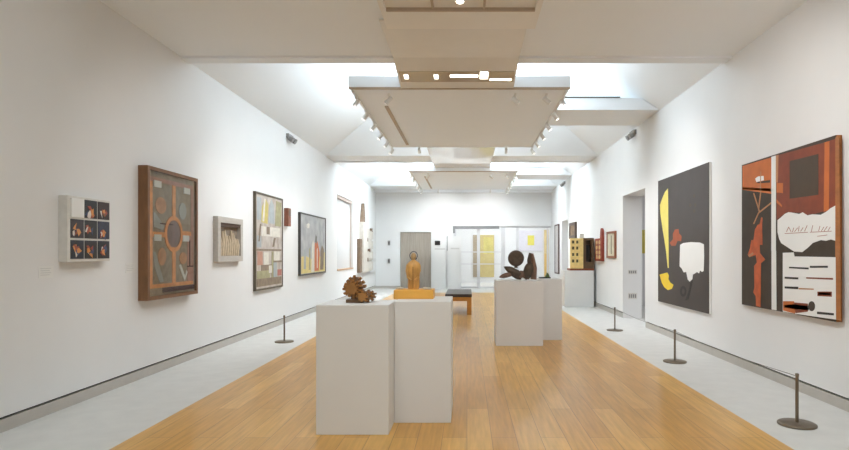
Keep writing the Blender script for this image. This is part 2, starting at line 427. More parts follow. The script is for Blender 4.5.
# wooden cog sculpture
cw = mat('carved brown wood', (176, 122, 62), .6, .16, 9); cw2 = mat('grey brown wood', (150, 118, 88), .7, .15, 12)
t = thing('cog_sculpture', (-.95, 4.93, 1.071), 'spiky brown wooden sculpture like stacked cogs on the front left plinth', 'sculpture')
def cog(cx, cz, R, y0, y1, n, ph):
    pts = []
    for k in range(n):
        a = 2*math.pi*k/n+ph+random.uniform(-.08, .08); rr = R*random.uniform(.84, 1.12); h = math.pi/n; ri = R*.68
        pts += [(cx+rr*math.cos(a-h*.5), cz+rr*math.sin(a-h*.5)), (cx+rr*math.cos(a+h*.3), cz+rr*math.sin(a+h*.3)),
                (cx+ri*math.cos(a+h*.55), cz+ri*math.sin(a+h*.55)), (cx+ri*math.cos(a+h*1.3), cz+ri*math.sin(a+h*1.3))]
    return MB().prism(pts, 'y', y0, y1)
for k in range(6):
    cog(-.976+random.uniform(-.012, .012), 1.205+random.uniform(-.01, .01), [.066, .084, .09, .09, .086, .078][k], 4.80+.035*k, 4.833+.035*k, 11, .37*k).build('cog_slice', [cw, cw2][k % 3 == 2], t)
for k in range(4):
    cog(-.895+.016*k, 1.128, .05, 4.82+.045*k, 4.863+.045*k, 8, .4*k).build('small_cog', [cw, cw2][k % 2], t)
b = MB(); b.box(-1.04, -.90, 4.86, 4.99, 1.0712, 1.10); b.box(-1.0, -.88, 4.88, 4.97, 1.10, 1.14); b.build('foot_block', cw2, t)

# carved torso on orange base
ow = mat('golden carved wood', (230, 174, 96), .5, .18, 7, stretch=(3, 3, 1)); ob = mat('orange base', (246, 182, 80), .5, .06, 5)
x0, x1 = (394-VX)*5.29/F, (433.5-VX)*5.29/F; xc = (413.5-VX)*5.4/F
t = thing('torso_sculpture', (xc, 5.4, 1.071), 'golden carved wooden torso with small ringed head on orange block', 'sculpture')
MB().box(x0, x1, 5.27, 5.52, 1.0712, 1.155).build('base_block', ob, t, .004)
b = MB(); b.lathe((xc, 5.4, 1.155), [(.052, 0), (.056, .03), (.055, .09), (.058, .15), (.066, .195), (.067, .222), (.057, .248), (.036, .264), (.02, .274)], 0, 28, .8, .05)
b.build('torso', ow, t)
for s in (-1, 1):
    MB().tube([(xc+s*.052, 5.385, 1.388), (xc+s*.060, 5.368, 1.33), (xc+s*.050, 5.356, 1.27), (xc+s*.02, 5.348, 1.245)], [.013, .014, .012, .010], n=10).build('arm', ow, t)
MB().box(xc-.002, xc+.002, 5.345, 5.352, 1.17, 1.37).build('carved_groove', mat('groove brown', (120, 74, 30), .7), t)
hd = MB().blob((xc, 5.4, 1.466), (.026, .026, .036), wob=.04).build('head', mat('pale carved wood', (190, 158, 112), .6, .1, 30), t)
MB().lathe((xc, 5.4, 1.43), [(.016, 0), (.014, .02)]).build('neck', ow, t)
rg = [(xc+.036*math.cos(a), 5.412, 1.475+.040*math.sin(a)) for a in [2*math.pi*k/24 for k in range(25)]]
MB().tube(rg, .0045, n=8).build('halo_ring', M['dgrey'], hd)
st = mat('pale stone', (222, 212, 192), .7)
for dx, r in ((-.145, .016), (-.12, .02), (.115, .02), (.15, .017)):
    MB().blob((xc+dx, 5.38, 1.155+r*.5), (r*1.5, r, r*.55), wob=.1).build('pale_fragment', st, t)

# disc sculpture
br_ = mat('dark bronze', (98, 83, 69), .5, .2, 16, metal=.25); rb = mat('reddish bronze', (138, 104, 84), .55, .2, 20)
def P(px, py, d): x, z = dz(px, py, d); return (x, d, z)
D = 9.42
t = thing('disc_sculpture', (.83, D, 1.05), 'dark bronze sculpture with a round disc over rough lobes on the wide plinth', 'sculpture')
cx, _, cz = P(516, 258.3, D)
b = MB()
prof = [(0.001, -.035), (.1, -.05), (.128, -.045), (.135, 0), (.128, .045), (.1, .03), (.001, .022)]
rs = [[(cx+r*math.cos(a), D+h, cz+r*math.sin(a)) for a in [2*math.pi*k/32 for k in range(32)]] for r, h in prof]
b.rings(rs); b.build('disc', br_, t)
def lobe(p0, p1, r, m):
    a, c = Vector(P(*p0, D)), Vector(P(*p1, D)); d = c-a
    R = d.to_track_quat('X', 'Z').to_matrix()
    MB().blob((a+c)/2, (d.length/2, r*.9, r), R, wob=.08).build('lobe', m, t)
lobe((499.5, 277), (515, 273), .042, rb); lobe((504.5, 267), (523, 276.4), .062, br_); lobe((514, 277), (532, 273), .045, rb)
lobe((531, 262), (526, 279.3), .085, br_); lobe((520, 271), (529, 279), .05, rb); lobe((509, 271), (521, 279), .05, br_)
MB().tube([P(516, 268, D), P(516, 264, D)], [.03, .025], n=10).build('neck', br_, t)
MB().tube([P(533.5, 279.3, D), P(534.5, 268, D), P(533, 260, D), P(532, 253.5, D)], [.05, .042, .036, .024], n=10).build('upright_branch', rb, t)
MB().tube([P(530, 270, D), P(529, 260, D), P(530.5, 253, D)], [.035, .032, .026], n=10).build('upright_branch', br_, t)
# small slab with green form
t = thing('slab_sculpture', (1.40, 10.1, 1.05), 'small dark slab with a green peak on the plinth behind', 'sculpture')
MB().box(1.29, 1.48, 10.0, 10.2, 1.0502, 1.07).build('slab', M['black'], t)
MB().prism([(1.39, 1.07), (1.475, 1.07), (1.45, 1.13), (1.425, 1.15), (1.41, 1.11)], 'y', 10.06, 10.14).build('green_peak', mat('green glaze', (96, 122, 66), .4, .15, 30), t)

# gold and dark cabinet construction
gold = mat('gold leaf paint', (250, 220, 146), .5, .1, 12); db = mat('dark brown box', (104, 78, 52), .55, .12, 8)
Dc = 15.75
def CX(px): return (px-VX)*Dc/F
def CZ(py): return EYE-(py-VY)*Dc/F
t = thing('cabinet_sculpture', (CX(582), Dc+.2, 1.013), 'gold windowed leaf beside dark open box, standing on the right wall plinth', 'sculpture')
MB().box(CX(569.8), CX(594), Dc-.02, Dc+.42, 1.0132, CZ(268.5)).build('base_board', mat('red brown board', (134, 66, 34), .5), t)
b = MB(); xs = [570.3, 572, 574.6, 576.2, 578.6, 583.3]; zs = [268.5, 262.5, 259.5, 256, 253, 249.5, 246.5, 243.5, 240.5, 238.2]
for i in range(5):
    for j in range(9):
        if i in (1, 3) and j in (1, 3, 5, 7): b.box(CX(xs[i]), CX(xs[i+1]), Dc+.05, Dc+.06, CZ(zs[j]), CZ(zs[j+1]), 1)
        else: b.box(CX(xs[i]), CX(xs[i+1]), Dc, Dc+.06, CZ(zs[j]), CZ(zs[j+1]), 0)
b.build('gold_leaf', [gold, mat('window recess', (98, 88, 56), .6)], t)
b = MB(); X0, X1, z0, z1 = CX(583.4), CX(593.8), CZ(268.5), CZ(238)
b.box(X0, X0+.07, Dc, Dc+.35, z0, z1); b.box(X1-.07, X1, Dc, Dc+.35, z0, z1); b.box(X0+.07, X1-.07, Dc, Dc+.35, z1-.07, z1); b.box(X0+.07, X1-.07, Dc, Dc+.35, z0, CZ(262)); b.box(X0+.07, X1-.07, Dc+.3, Dc+.35, CZ(262), z1-.07)
b.build('dark_box', db, t)
MB().box(CX(586.8), CX(590.5), Dc+.1, Dc+.3, CZ(262)+.001, CZ(245)).build('inner_panel', M['black'], t)
MB().box(CX(580), CX(584.3), Dc+.02, Dc+.12, z1, CZ(233.5)).build('top_block', M['offw'], t)

# bench
t = thing('gallery_bench', (-.2, 14.7, 0), 'low wooden bench with a dark padded top beyond the front plinths', 'bench')
bx0, bx1, by0, by1 = -.53, .12, 13.7, 15.6
MB().box(bx0, bx1, by0, by1, .43, .505).build('seat_pad', M['leather'], t, .015)
f = MB(); f.box(bx0+.01, bx1-.01, by0+.02, by0+.07, .335, .43); f.box(bx0+.01, bx1-.01, by1-.07, by1-.02, .335, .43)
f.box(bx0+.01, bx0+.06, by0+.07, by1-.07, .335, .43); f.box(bx1-.06, bx1-.01, by0+.07, by1-.07, .335, .43)
f.build('seat_rail', M['oak'], t)
for x in (bx0+.01, bx1-.12):
    for y in (by0+.02, by1-.13): MB().box(x, x+.11, y, y+.11, 0, .335).build('leg', M['oak'], t)

# ------------------------------------------------------------------ low rope barriers
def stanchion(x, y, label):
    t = thing('barrier_stanchion', (x, y, 0), label, 'barrier post', 'low barrier posts')
    MB().lathe((x, y, 0), [(.152, 0), (.155, .004), (.155, .014), (.145, .02), (.02, .024)], n=32).build('base_disc', M['steel'], t)
    MB().lathe((x, y, .02), [(.0135, 0), (.0135, .405)], n=14).build('post', M['steel'], t)
    MB().lathe((x, y, .425), [(.016, 0), (.016, .02), (.012, .025)], n=14).build('post_cap', M['steel'], t)
    return t
p0 = stanchion(2.88, 4.94, 'nearest low bronze barrier post, on the right below the orange and brown painting')
posts = [((2.88, 4.94), p0)]
for x, y, lab in ((2.86, 7.79, 'low bronze barrier post below the black painting with yellow shape'), (2.86, 10.95, 'low bronze barrier post beside the right doorway'),
                  (-3.08, 9.54, 'low bronze barrier post on the left stone margin')):
    c = copy_tree(p0); c.location = (x, y, 0); c['label'] = lab
    if x > 0: posts.append(((x, y), c))
for i in range(2):
    (xa, ya), (xb, yb) = posts[i][0], posts[i+1][0]
    pts = [(xa+(xb-xa)*k/10, ya+.014+(yb-ya-.03)*k/10, .425-.03*math.sin(math.pi*k/10)) for k in range(11)]
    MB().tube(pts, .0028, n=6).build('cord', M['cord'], posts[i][1])

# ------------------------------------------------------------------ art on the left wall
def frame_box(x0, x1, y0, y1, z0, z1, wdt, name, m, t):
    b = MB(); b.box(x0, x1, y0, y0+wdt, z0, z1); b.box(x0, x1, y1-wdt, y1, z0, z1)
    b.box(x0, x1, y0+wdt, y1-wdt, z0, z0+wdt); b.box(x0, x1, y0+wdt, y1-wdt, z1-wdt, z1); return b.build(name, m, t)
def canv(mb, X, pts, th, m, s):           # painted shape as a skin of thickness th on plane X (s: into the room)
    mb.prism(on(X, pts), 'x', X, X+s*th, m)

# 1 white relief of nine photographs
yA = XL*F/(58-VX); Xf = -3.79; yB = Xf*F/(110-VX)
zt, zb = EYE-(195-VY)*yA/F, EYE-(262-VY)*yA/F
t = thing('photo_relief', (XL, (yA+yB)/2, zb), 'white box relief with a grid of dark snapshots, nearest on left wall', 'artwork')
MB().box(XL, Xf, yA, yB, zb, zt).build('box', M['offw'], t, .004)
cols_ = [(30, 34, 52), (44, 34, 36), (26, 24, 30), (52, 40, 50), (36, 30, 30), (40, 46, 70), (28, 26, 28), (60, 44, 40)]
yw = (yB-yA); hw = zt-zb
ci = 0
for r in range(3):
    for c in range(3):
        a = yA+yw*(.06+.312*c); z = zb+hw*(.045+.318*r)
        if r == 2 and c == 0:
            MB().box(Xf, Xf+.012, a, a+yw*.285, z, z+hw*.285).build('blank_card', M['white'], t); continue
        b = MB(); b.box(Xf, Xf+.006, a, a+yw*.285, z, z+hw*.285, 0)
        rr = random.Random(r*7+c)
        for k in range(6):
            u0 = rr.uniform(.02, .15); v0 = rr.uniform(.02, .15); 
            pts = [(a+yw*(u0+rr.uniform(-.02, .08)*math.cos(q)+.03), z+hw*(v0+rr.uniform(.03, .08)*math.sin(q)+.03)) for q in (0, 1.2, 2.5, 3.7, 5)]
            b.prism(pts, 'x', Xf+.006, Xf+.008+.0005*k, 1+k % 4)
        b.build('snapshot', [mat('snapshot %d%d' % (r, c), cols_[ci % 8], .35, .3, 25), mat('snap red', (168, 78, 58), .4), mat('snap orange', (224, 150, 80), .4), mat('snap pale', (226, 216, 206), .4), mat('snap blue', (62, 76, 110), .4)], t); ci += 1

# 2 glazed box with orange cross
yA = XL*F/(138-VX); Xf = -3.765; yB = Xf*F/(198-VX); yf = yA
zt, zb = EYE-(165-VY)*yA/F, EYE-(301-VY)*yA/F
brn = mat('brown frame wood', (132, 92, 58), .5, .12, 5, stretch=(4, 4, 1)); brl = mat('inner brown', (92, 66, 46), .5, .1)
t = thing('cross_collage', (XL, (yA+yB)/2, zb), 'deep brown box frame with orange cross and ring over grey panels', 'artwork')
frame_box(XL, Xf, yA, yB, zb, zt, .045, 'frame', brn, t)
Xi = Xf-.03
og = mat('orange band', (244, 164, 100), .55, .14, 10); gyp = mat('grey collage', (170, 150, 124), .6, .16, 12)
pk = mat('dusty pink', (190, 142, 122), .6, .1, 10); wt = mat('paper white', (228, 222, 212), .6); dk = mat('dark rust', (78, 40, 30), .6)
lt = mat('silver grey', (176, 170, 160), .6)
b = MB(); b.box(XL, Xi, yA+.045, yB-.045, zb+.045, zt-.045, 0)
W_ = yB-yA; H_ = zt-zb
def uv(u0, u1, v0, v1, th, m): b.box(Xi, Xi+th, yA+W_*u0, yA+W_*u1, zb+H_*v0, zb+H_*v1, m)
uv(.07, .93, .085, .115, .004, 1); uv(.07, .93, .895, .93, .004, 3); uv(.07, .12, .115, .895, .004, 1); uv(.88, .935, .115, .895, .004, 3)
uv(.485, .55, .115, .40, .006, 1); uv(.485, .55, .62, .895, .006, 1); uv(.12, .38, .475, .515, .006, 1); uv(.66, .88, .50, .535, .006, 1)
uv(.30, .96, .045, .082, .005, 5); uv(.80, .88, .115, .5, .003, 3)
n = 28; cy_, cz_ = yA+W_*.515, zb+H_*.505
for k in range(n):
    a0, a1 = 2*math.pi*k/n, 2*math.pi*(k+1)/n; ro, ri = .225, .172
    b.prism([(cy_+q*math.cos(a), cz_+q*1.04*math.sin(a)) for q, a in ((ro, a0), (ro, a1), (ri, a1), (ri, a0))], 'x', Xi, Xi+.008, 1)
b.prism([(cy_+.172*math.cos(2*math.pi*k/n), cz_+.178*math.sin(2*math.pi*k/n)) for k in range(n)], 'x', Xi, Xi+.004, 6)
def ell(u, v, ru, rv, th, m): b.prism([(yA+W_*(u+ru*math.cos(2*math.pi*k/16)), zb+H_*(v+rv*math.sin(2*math.pi*k/16))) for k in range(16)], 'x', Xi, Xi+th, m)
ell(.27, .72, .1, .065, .005, 7); ell(.29, .325, .075, .07, .005, 7); ell(.71, .31, .08, .05, .005, 7); ell(.70, .70, .08, .07, .004, 2)
b.prism([(yA+W_*u, zb+H_*v) for u, v in ((.13, .36), (.17, .36), (.32, .13), (.25, .125), (.15, .25))], 'x', Xi, Xi+.006, 2)
b.prism([(yA+W_*u, zb+H_*v) for u, v in ((.62, .25), (.66, .26), (.75, .16), (.78, .21), (.8, .19), (.74, .12))], 'x', Xi, Xi+.006, 4)
b.prism([(yA+W_*u, zb+H_*v) for u, v in ((.13, .66), (.16, .66), (.33, .56), (.3, .53), (.14, .55))], 'x', Xi, Xi+.006, 2)
for u, v in ((.14, .855), (.72, .85), (.14, .445), (.70, .45)): uv(u, u+.13, v, v+.05, .01, 4)
for u0, u1, v0, v1 in ((.84, .86, .24, .46), (.8, .93, .235, .245), (.25, .5, .575, .585)): uv(u0, u1, v0, v1, .007, 5)
b.build('collage', [gyp, og, lt, pk, wt, dk, mat('mauve brown', (150, 122, 112), .6, .2, 9), mat('muted orange', (210, 156, 116), .6, .14, 9)], t)
MB().box(Xf-.006, Xf-.002, yA+.045, yB-.045, zb+.045, zt-.045).build('glazing', M['glass'], t)

# 3 pale grey shadow box
yA = 9.28*.93; 
yA = XL*F/(213-VX); Xf = -3.80; yB = Xf*F/(243-VX)
zt, zb = EYE-(216-VY)*yA/F, EYE-(262-VY)*yA/F
gf = mat('limed grey wood', (196, 189, 180), .65, .06, 9, stretch=(2, 1, 4)); bn = mat('bone pieces', (218, 200, 172), .6, .1, 20); dkb = mat('shadow box back', (158, 144, 128), .7, .16, 14)
t = thing('shadow_box', (XL, (yA+yB)/2, zb), 'pale grey shadow box holding upright bone coloured figures', 'artwork')
frame_box(XL, Xf, yA, yB, zb, zt, .09, 'frame', gf, t)
MB().box(XL, XL+.012, yA+.09, yB-.09, zb+.09, zt-.09).build('backing', dkb, t)
MB().box(XL+.012, Xf-.012, yA+.10, yB-.10, zt-.15, zt-.091).build('dark_shelf', mat('shelf brown', (82, 62, 48), .6), t)
for k in range(9):
    y = yA+.17+k*.083; h = random.uniform(.26, .42)
    MB().tube([(XL+.035, y, zb+.095), (XL+.04, y+.012, zb+.09+h*.6), (XL+.035, y-.005, zb+.09+h)], [.022, .028, .014], n=8).build('figure_piece', bn, t)

# generic abstract canvas helper
def abstract(name, xl, xr, y_t, y_b, prot, label, fm, bg, marks, fw_=.03):
    yA = XL*F/(xl-VX); Xf = XL+prot; yB = Xf*F/(xr-VX)
    zt, zb = EYE-(y_t-VY)*yA/F, EYE-(y_b-VY)*yA/F
    t = thing(name, (XL, (yA+yB)/2, zb), label, 'painting')
    frame_box(XL, Xf, yA, yB, zb, zt, fw_, 'frame', fm, t)
    Xi = Xf-.012; W, H = yB-yA, zt-zb
    b = MB(); b.box(XL, Xi, yA+fw_, yB-fw_, zb+fw_, zt-fw_, 0); ms = [bg]
    for k, (m, pts) in enumerate(marks):
        if m not in ms: ms.append(m)
        b.prism([(yA+W*u, zb+H*v) for u, v in pts], 'x', Xi, Xi+.001+.0003*k, ms.index(m))
    b.build('canvas', ms, t); return t
def R_(u0, u1, v0, v1): return [(u0, v0), (u1, v0), (u1, v1), (u0, v1)]
# 4 tall collage painting
fd = mat('dark bronze frame', (98, 87, 70), .5, .1, 8)
bgm = mat('grey mauve ground', (204, 195, 186), .7, .16, 5, c2=(166, 152, 140)); ye = mat('ochre yellow', (206, 188, 96), .7, .14, 10, c2=(184, 170, 110))
pw = mat('paint white', (224, 218, 206), .7, .1, 12); gb = mat('brown grey', (148, 130, 110), .7, .16, 8); ol = mat('olive', (172, 166, 128), .7, .14, 9); rd = mat('dull red', (186, 120, 106), .7, .1); bl = mat('blue grey', (172, 178, 180), .7, .08, 9)
marks = [(ye, [(.2, .70), (.42, .69), (.45, .9), (.35, .95), (.22, .86)]), (bl, [(.45, .7), (.68, .7), (.66, .9), (.56, .97), (.48, .88)]), (ol, [(.7, .68), (.95, .68), (.95, .95), (.74, .96)]),
         (pw, [(.3, .95), (.35, .95), (.3, .71), (.24, .71)]), (bl, R_(.06, .2, .72, .95)), (pw, R_(.2, .9, .56, .66)), (gb, R_(.38, .5, .58, .66)), (bl, R_(.06, .2, .44, .56)), (gb, R_(.05, .95, .405, .425)),
         (gb, R_(.05, .95, .04, .12)), (pw, R_(.28, .46, .26, .39)), (pw, R_(.66, .88, .28, .40)), (pk, R_(.07, .24, .26, .40)), (ol, R_(.06, .5, .12, .2)), (gb, R_(.2, .56, .2, .26)), (pw, R_(.46, .6, .17, .25)),
         (bl, R_(.64, .76, .12, .28)), (rd, R_(.8, .95, .13, .2)), (ol, R_(.57, .63, .12, .40)), (gb, R_(.64, .95, .28, .30)), (gb, [(.1, .5), (.14, .5), (.2, .68), (.16, .68)]), (gb, [(.6, .45), (.66, .45), (.72, .55), (.66, .55)])]
abstract('tall_painting', 253, 283, 191, 291.5, .05, 'tall dark framed abstract in grey, mauve and ochre on left wall', fd, bgm, marks, .035)
# 5 small brown relief
yA, yB = XL*F/(284-VX), (XL+.09)*F/(291-VX); z0, z1 = EYE-(226-VY)*yA/F, EYE-(208-VY)*yA/F
t = thing('small_relief', (XL, yA, z0), 'tiny reddish brown block relief between two framed paintings', 'artwork')
MB().box(XL, XL+.09, yA, yB, z0, z1).build('block', mat('brown red block', (146, 92, 70), .6, .16, 12), t)
MB().box(XL+.09, XL+.1, yA+.03, yB-.03, z0+(z1-z0)*.55, z1-.03).build('upper_plate', mat('grey brown plate', (122, 104, 90), .6, .1), t)
# 6 figure painting
gyg = mat('grey sky ground', (188, 188, 186), .7, .12, 4, c2=(158, 158, 160)); yy = mat('soft yellow', (226, 206, 136), .7, .1, 7); rr_ = mat('brick red', (208, 122, 82), .7, .12, 9); dgm = mat('dim grey', (120, 118, 110), .7)
marks = [(yy, [(.04, .03), (.96, .03), (.96, .38), (.8, .30), (.6, .28), (.4, .26), (.2, .31), (.04, .3)]),
         (pw, [(.40, .04), (.52, .04), (.52, .52), (.47, .58), (.42, .5)]), (rr_, [(.52, .05), (.70, .05), (.74, .36), (.66, .54), (.58, .62), (.53, .5)]),
         (dgm, [(.54, .55), (.62, .52), (.62, .64), (.57, .68)]), (gb, [(.75, .06), (.9, .06), (.92, .42), (.84, .5), (.77, .4)]), (ol, [(.3, .08), (.37, .08), (.36, .46), (.32, .42)]), (bl, [(.12, .1), (.2, .1), (.2, .44), (.14, .40)]),
         (pw, [(.22, .82), (.28, .85), (.34, .84), (.33, .78), (.27, .76), (.22, .78)]), (pw, [(.62, .1), (.645, .1), (.65, .45), (.62, .42)])]
abstract('figure_painting', 298, 326, 212, 276, .06, 'grey, yellow and red painting of standing forms in black frame', mat('black frame', (62, 58, 54), .5), gyg, marks, .035)
# 8 white totem relief with brown spire
tw = mat('totem white', (222, 216, 206), .7, .08, 8); tb = mat('totem brown', (136, 114, 94), .7, .15, 9)
yA = XL*F/(357.5-VX)
t = thing('totem_relief', (XL+.002, 21, .8), 'white totem relief with a dark pointed spire beyond the window niche', 'artwork')
MB().box(XL+.002, XL+.1, 19.95, 20.35, .80, 2.0).build('shadow_board', tb, t)  # brown board stands in for the shade beside the column
MB().box(XL+.002, XL+.16, 20.35, 21.15, .80, 2.62).build('white_column', tw, t)
MB().prism([(20.45, 2.62), (20.95, 2.62), (20.9, 3.0), (20.75, 3.32), (20.6, 3.0)], 'x', XL+.002, XL+.12).build('spire', tb, t)
b = MB(); b.box(XL+.002, XL+.06, 21.15, 22.7, .80, 2.45, 0)
for z in (.9, 1.3, 1.72, 2.1):
    for y in (21.22, 21.72, 22.22): b.box(XL+.06, XL+.13, y, y+.42, z-.06, z+.26, 0)
b.box(XL+.06, XL+.14, 21.16, 21.2, .85, 2.4, 1)
for y, z in ((21.25, 1.95), (21.75, 1.55), (22.25, 2.35), (21.3, 1.2)): b.box(XL+.06, XL+.15, y, y+.12, z-.02, z+.12, 1)
b.build('niche_grid', [tw, tb], t)
# wall labels
lc = mat('label text grey', (218, 217, 214), .7)
def wall_label(px, py, lab):
    d = XL*F/(px-VX); z = EYE-(py-VY)*d/F
    b = MB(); b.box(XL, XL+.004, d-.09, d+.09, z-.055, z+.055, 0)
    for k in range(4): b.box(XL+.004, XL+.0046, d-.075, d+.06-.02*(k % 2), z+.03-.02*k, z+.036-.02*k, 1)
    tag(b.build('wall_label', [M['white'], lc]), lab, 'label', 'small wall labels')
wall_label(46, 272, 'small white caption card left of the snapshot relief')
wall_label(130, 268, 'small white caption card left of the orange cross box')
# ------------------------------------------------------------------ art on the right wall
# black painting
X = 3.55
yN, yF = X*F/(709-VX), X*F/(658-VX); zt, zb = EYE-(162-VY)*yN/F, EYE-(314-VY)*yN/F
t = thing('black_painting', (XR, (yN+yF)/2, zb), 'large charcoal painting with yellow blade and white blot on right wall', 'painting')
bk = mat('charcoal paint', (72, 65, 62), .55, .08, 3); yl = mat('lemon yellow', (234, 218, 110), .55, .05); cy = mat('canary yellow', (240, 206, 50), .55, .04); ob2 = mat('burnt orange', (176, 92, 58), .6, .1)
MB().box(X+.004, XR-.002, yN, yF, zb, zt).build('stretcher', M['white'], t)
b = MB(); b.box(X, X+.004, yN, yF, zb, zt, 0)
q5 = lambda L: [(650+x/3.914, 205+y/3.914) for x, y in L]
canv(b, X, [(668, 188.5), (668.2, 205), (668.8, 268), (667.8, 268), (666, 250), (662.5, 228), (660.3, 213), (660, 205), (662, 199), (665, 192)], .0015, 1, -1)
canv(b, X, q5([(38, 272), (68, 264), (74, 276), (72, 290), (80, 304), (92, 312), (86, 328), (70, 333), (56, 322), (46, 304)]), .0015, 2, -1)
canv(b, X, q5([(90, 112), (98, 96), (112, 94), (114, 112), (124, 122), (122, 142), (108, 140), (100, 160), (84, 160), (78, 148), (90, 134)]), .0015, 3, -1)
canv(b, X, q5([(118, 156), (130, 149), (160, 145), (196, 147), (211, 154), (212, 200), (210, 258), (204, 262), (196, 256), (192, 268), (184, 262), (176, 268), (168, 272), (166, 290), (156, 300), (148, 292), (142, 262), (132, 264), (124, 248), (116, 240)]), .0015, 4, -1)
canv(b, X, q5([(160, 298), (168, 294), (150, 370), (138, 374), (150, 340)]), .0018, 5, -1)
ring = [(128+11*math.cos(a), 337+20*math.sin(a)) for a in [2*math.pi*k/20 for k in range(20)]]
for k in range(20):
    a0, a1 = 2*math.pi*k/20, 2*math.pi*(k+1)/20
    canv(b, X, q5([(130+r*math.cos(a), 338+1.8*r*math.sin(a)) for r, a in ((12, a0), (12, a1), (6, a1), (6, a0))]), .0018, 5, -1)
for (px, py) in ((693, 195), (694, 204), (693, 210), (689, 204)):
    canv(b, X, [(px, py), (px+2, py-1), (px+2.4, py+2), (px+.6, py+3)], .001, 6, -1)
b.build('canvas', [bk, yl, cy, ob2, M['white'], mat('ink black', (20, 18, 18), .5), mat('olive smudge', (84, 74, 60), .6)], t)

# orange and brown assemblage
X = 3.53
yN, yF = X*F/(836-VX), X*F/(741.8-VX); zt, zb = EYE-(135-VY)*yN/F, EYE-(322-VY)*yN/F
t = thing('orange_assemblage', (XR, (yN+yF)/2, zb), 'large orange, brown and white assemblage with torn white shape, nearest on right wall', 'painting')
wf = mat('wood edge', (178, 112, 54), .5, .14, 4, stretch=(2, 2, 6))
MB().box(X+.004, XR-.002, yN, yF, zb, zt).build('stretcher', wf, t)
dkn = mat('dark umber', (66, 54, 42), .6, .12, 8); orn = mat('vivid orange', (208, 112, 44), .55, .1, 6); rst = mat('rust red', (142, 66, 36), .55, .14, 7); umb = mat('umber square', (78, 62, 46), .6, .08, 9)
rdk = mat('red pencil', (176, 120, 104), .7); blk = M['black']; flame = mat('flame orange', (204, 96, 44), .55, .16, 12)
A = lambda L: [(735+x/7.447, 130+y/7.447) for x, y in L]        # crop 1
B = lambda L: [(735+x/7.447, 185+y/7.447) for x, y in L]        # crop 2
C_ = lambda L: [(735+x/5.0, 240+y/5.0) for x, y in L]           # crop 3
b = MB(); b.box(X, X+.004, yN, yF, zb, zt, 0)
ms = [dkn, orn, rst, umb, M['white'], blk, rdk, flame, wf, mat('tan', (190, 134, 92), .6)]
canv(b, X, A([(56, 268), (270, 205), (270, 475), (56, 445)]), .001, 1, -1)                       # orange field
canv(b, X, B([(56, 30), (56, 20), (270, 24), (270, 48)]), .001, 1, -1)
canv(b, X, A([(310, 190), (655, 96), (655, 440), (640, 445), (310, 445)]), .001, 2, -1)           # rust field
canv(b, X, B([(310, 0), (700, 0), (700, 185), (600, 212), (540, 222), (480, 205), (380, 205), (310, 260)]), .0012, 2, -1)
canv(b, X, A([(310, 395), (358, 395), (358, 470), (310, 465)]), .0016, 1, -1)
canv(b, X, A([(655, 96), (748, 66), (748, 610), (655, 612)]), .0014, 2, -1)
canv(b, X, A([(668, 92), (705, 82), (700, 600), (662, 605)]), .0018, 1, -1)                      # orange stripe
canv(b, X, A([(748, 62), (752, 50), (775, 44), (790, 1420), (748, 1410)]), .0016, 8, -1)           # right batten
canv(b, X, A([(408, 232), (622, 178), (622, 482), (408, 512)]), .002, 3, -1)                    # umber square
canv(b, X, A([(272, 200), (305, 190), (305, 900), (272, 900)]), .003, 4, -1)                   # white strip, upper
canv(b, X, C_([(183.5, 54), (206, 54), (208, 352), (184, 348)]), .003, 4, -1)
canv(b, X, A([(305, 190), (325, 185), (320, 392), (305, 392)]), .0022, 9, -1)
canv(b, X, A([(152, 362), (172, 346), (214, 342), (216, 374), (160, 388)]), .003, 4, -1)           # small white tab
canv(b, X, A([(160, 388), (262, 372), (262, 392), (170, 396)]), .002, 0, -1)
canv(b, X, B([(318, 262), (345, 240), (372, 215), (400, 202), (440, 208), (480, 216), (505, 203), (540, 226), (580, 218), (640, 222), (680, 200), (715, 172), (748, 154), (748, 415), (715, 405), (680, 415), (640, 410), (580, 432), (540, 470), (500, 500), (440, 495), (400, 468), (345, 432), (330, 400), (318, 350)]), .003, 4, -1)
# scribbled pencil line
for (x0, y0, x1, y1) in ((372, 362, 545, 352), (560, 352, 722, 344), (385, 350, 402, 312), (402, 312, 420, 350), (430, 350, 440, 318), (445, 348, 470, 318), (475, 346, 480, 306), (490, 346, 510, 316), (520, 346, 540, 300), (570, 348, 582, 300), (625, 344, 635, 306), (645, 344, 665, 312), (665, 344, 690, 308), (695, 342, 712, 312), (615, 382, 690, 372)):
    d = Vector((x1-x0, y1-y0)).normalized()*2.2; nx, ny = -d.y, d.x
    canv(b, X, B([(x0-nx, y0-ny), (x1-nx, y1-ny), (x1+nx, y1+ny), (x0+nx, y0+ny)]), .0036, 6, -1)
# lower white card with bars
canv(b, X, C_([(240, 64), (294, 62), (298, 82), (504, 86), (506, 398), (240, 360)]), .003, 4, -1)
for m, L in ((5, [(272, 134), (370, 138), (370, 147), (272, 141)]), (5, [(376, 129), (466, 129), (466, 139), (376, 139)]), (5, [(250, 184), (318, 187), (318, 197), (250, 193)]), (2, [(358, 186), (492, 190), (492, 199), (358, 193)]),
             (5, [(250, 232), (318, 234), (318, 246), (250, 242)]), (9, [(320, 240), (395, 243), (395, 249), (320, 247)]), (2, [(414, 258), (486, 258), (486, 284), (414, 280)]), (5, [(420, 262), (480, 264), (480, 276), (420, 273)]),
             (1, [(242, 306), (296, 306), (310, 345), (300, 368), (242, 352)]), (2, [(296, 312), (366, 318), (366, 358), (304, 366)]), (5, [(248, 326), (300, 320), (330, 326), (370, 328), (370, 352), (300, 346), (248, 338)]),
             (4, [(318, 334), (330, 334), (330, 340), (318, 340)]), (5, [(412, 358), (496, 366), (496, 377), (412, 370)])):
    canv(b, X, C_(L), .0042, m, -1)
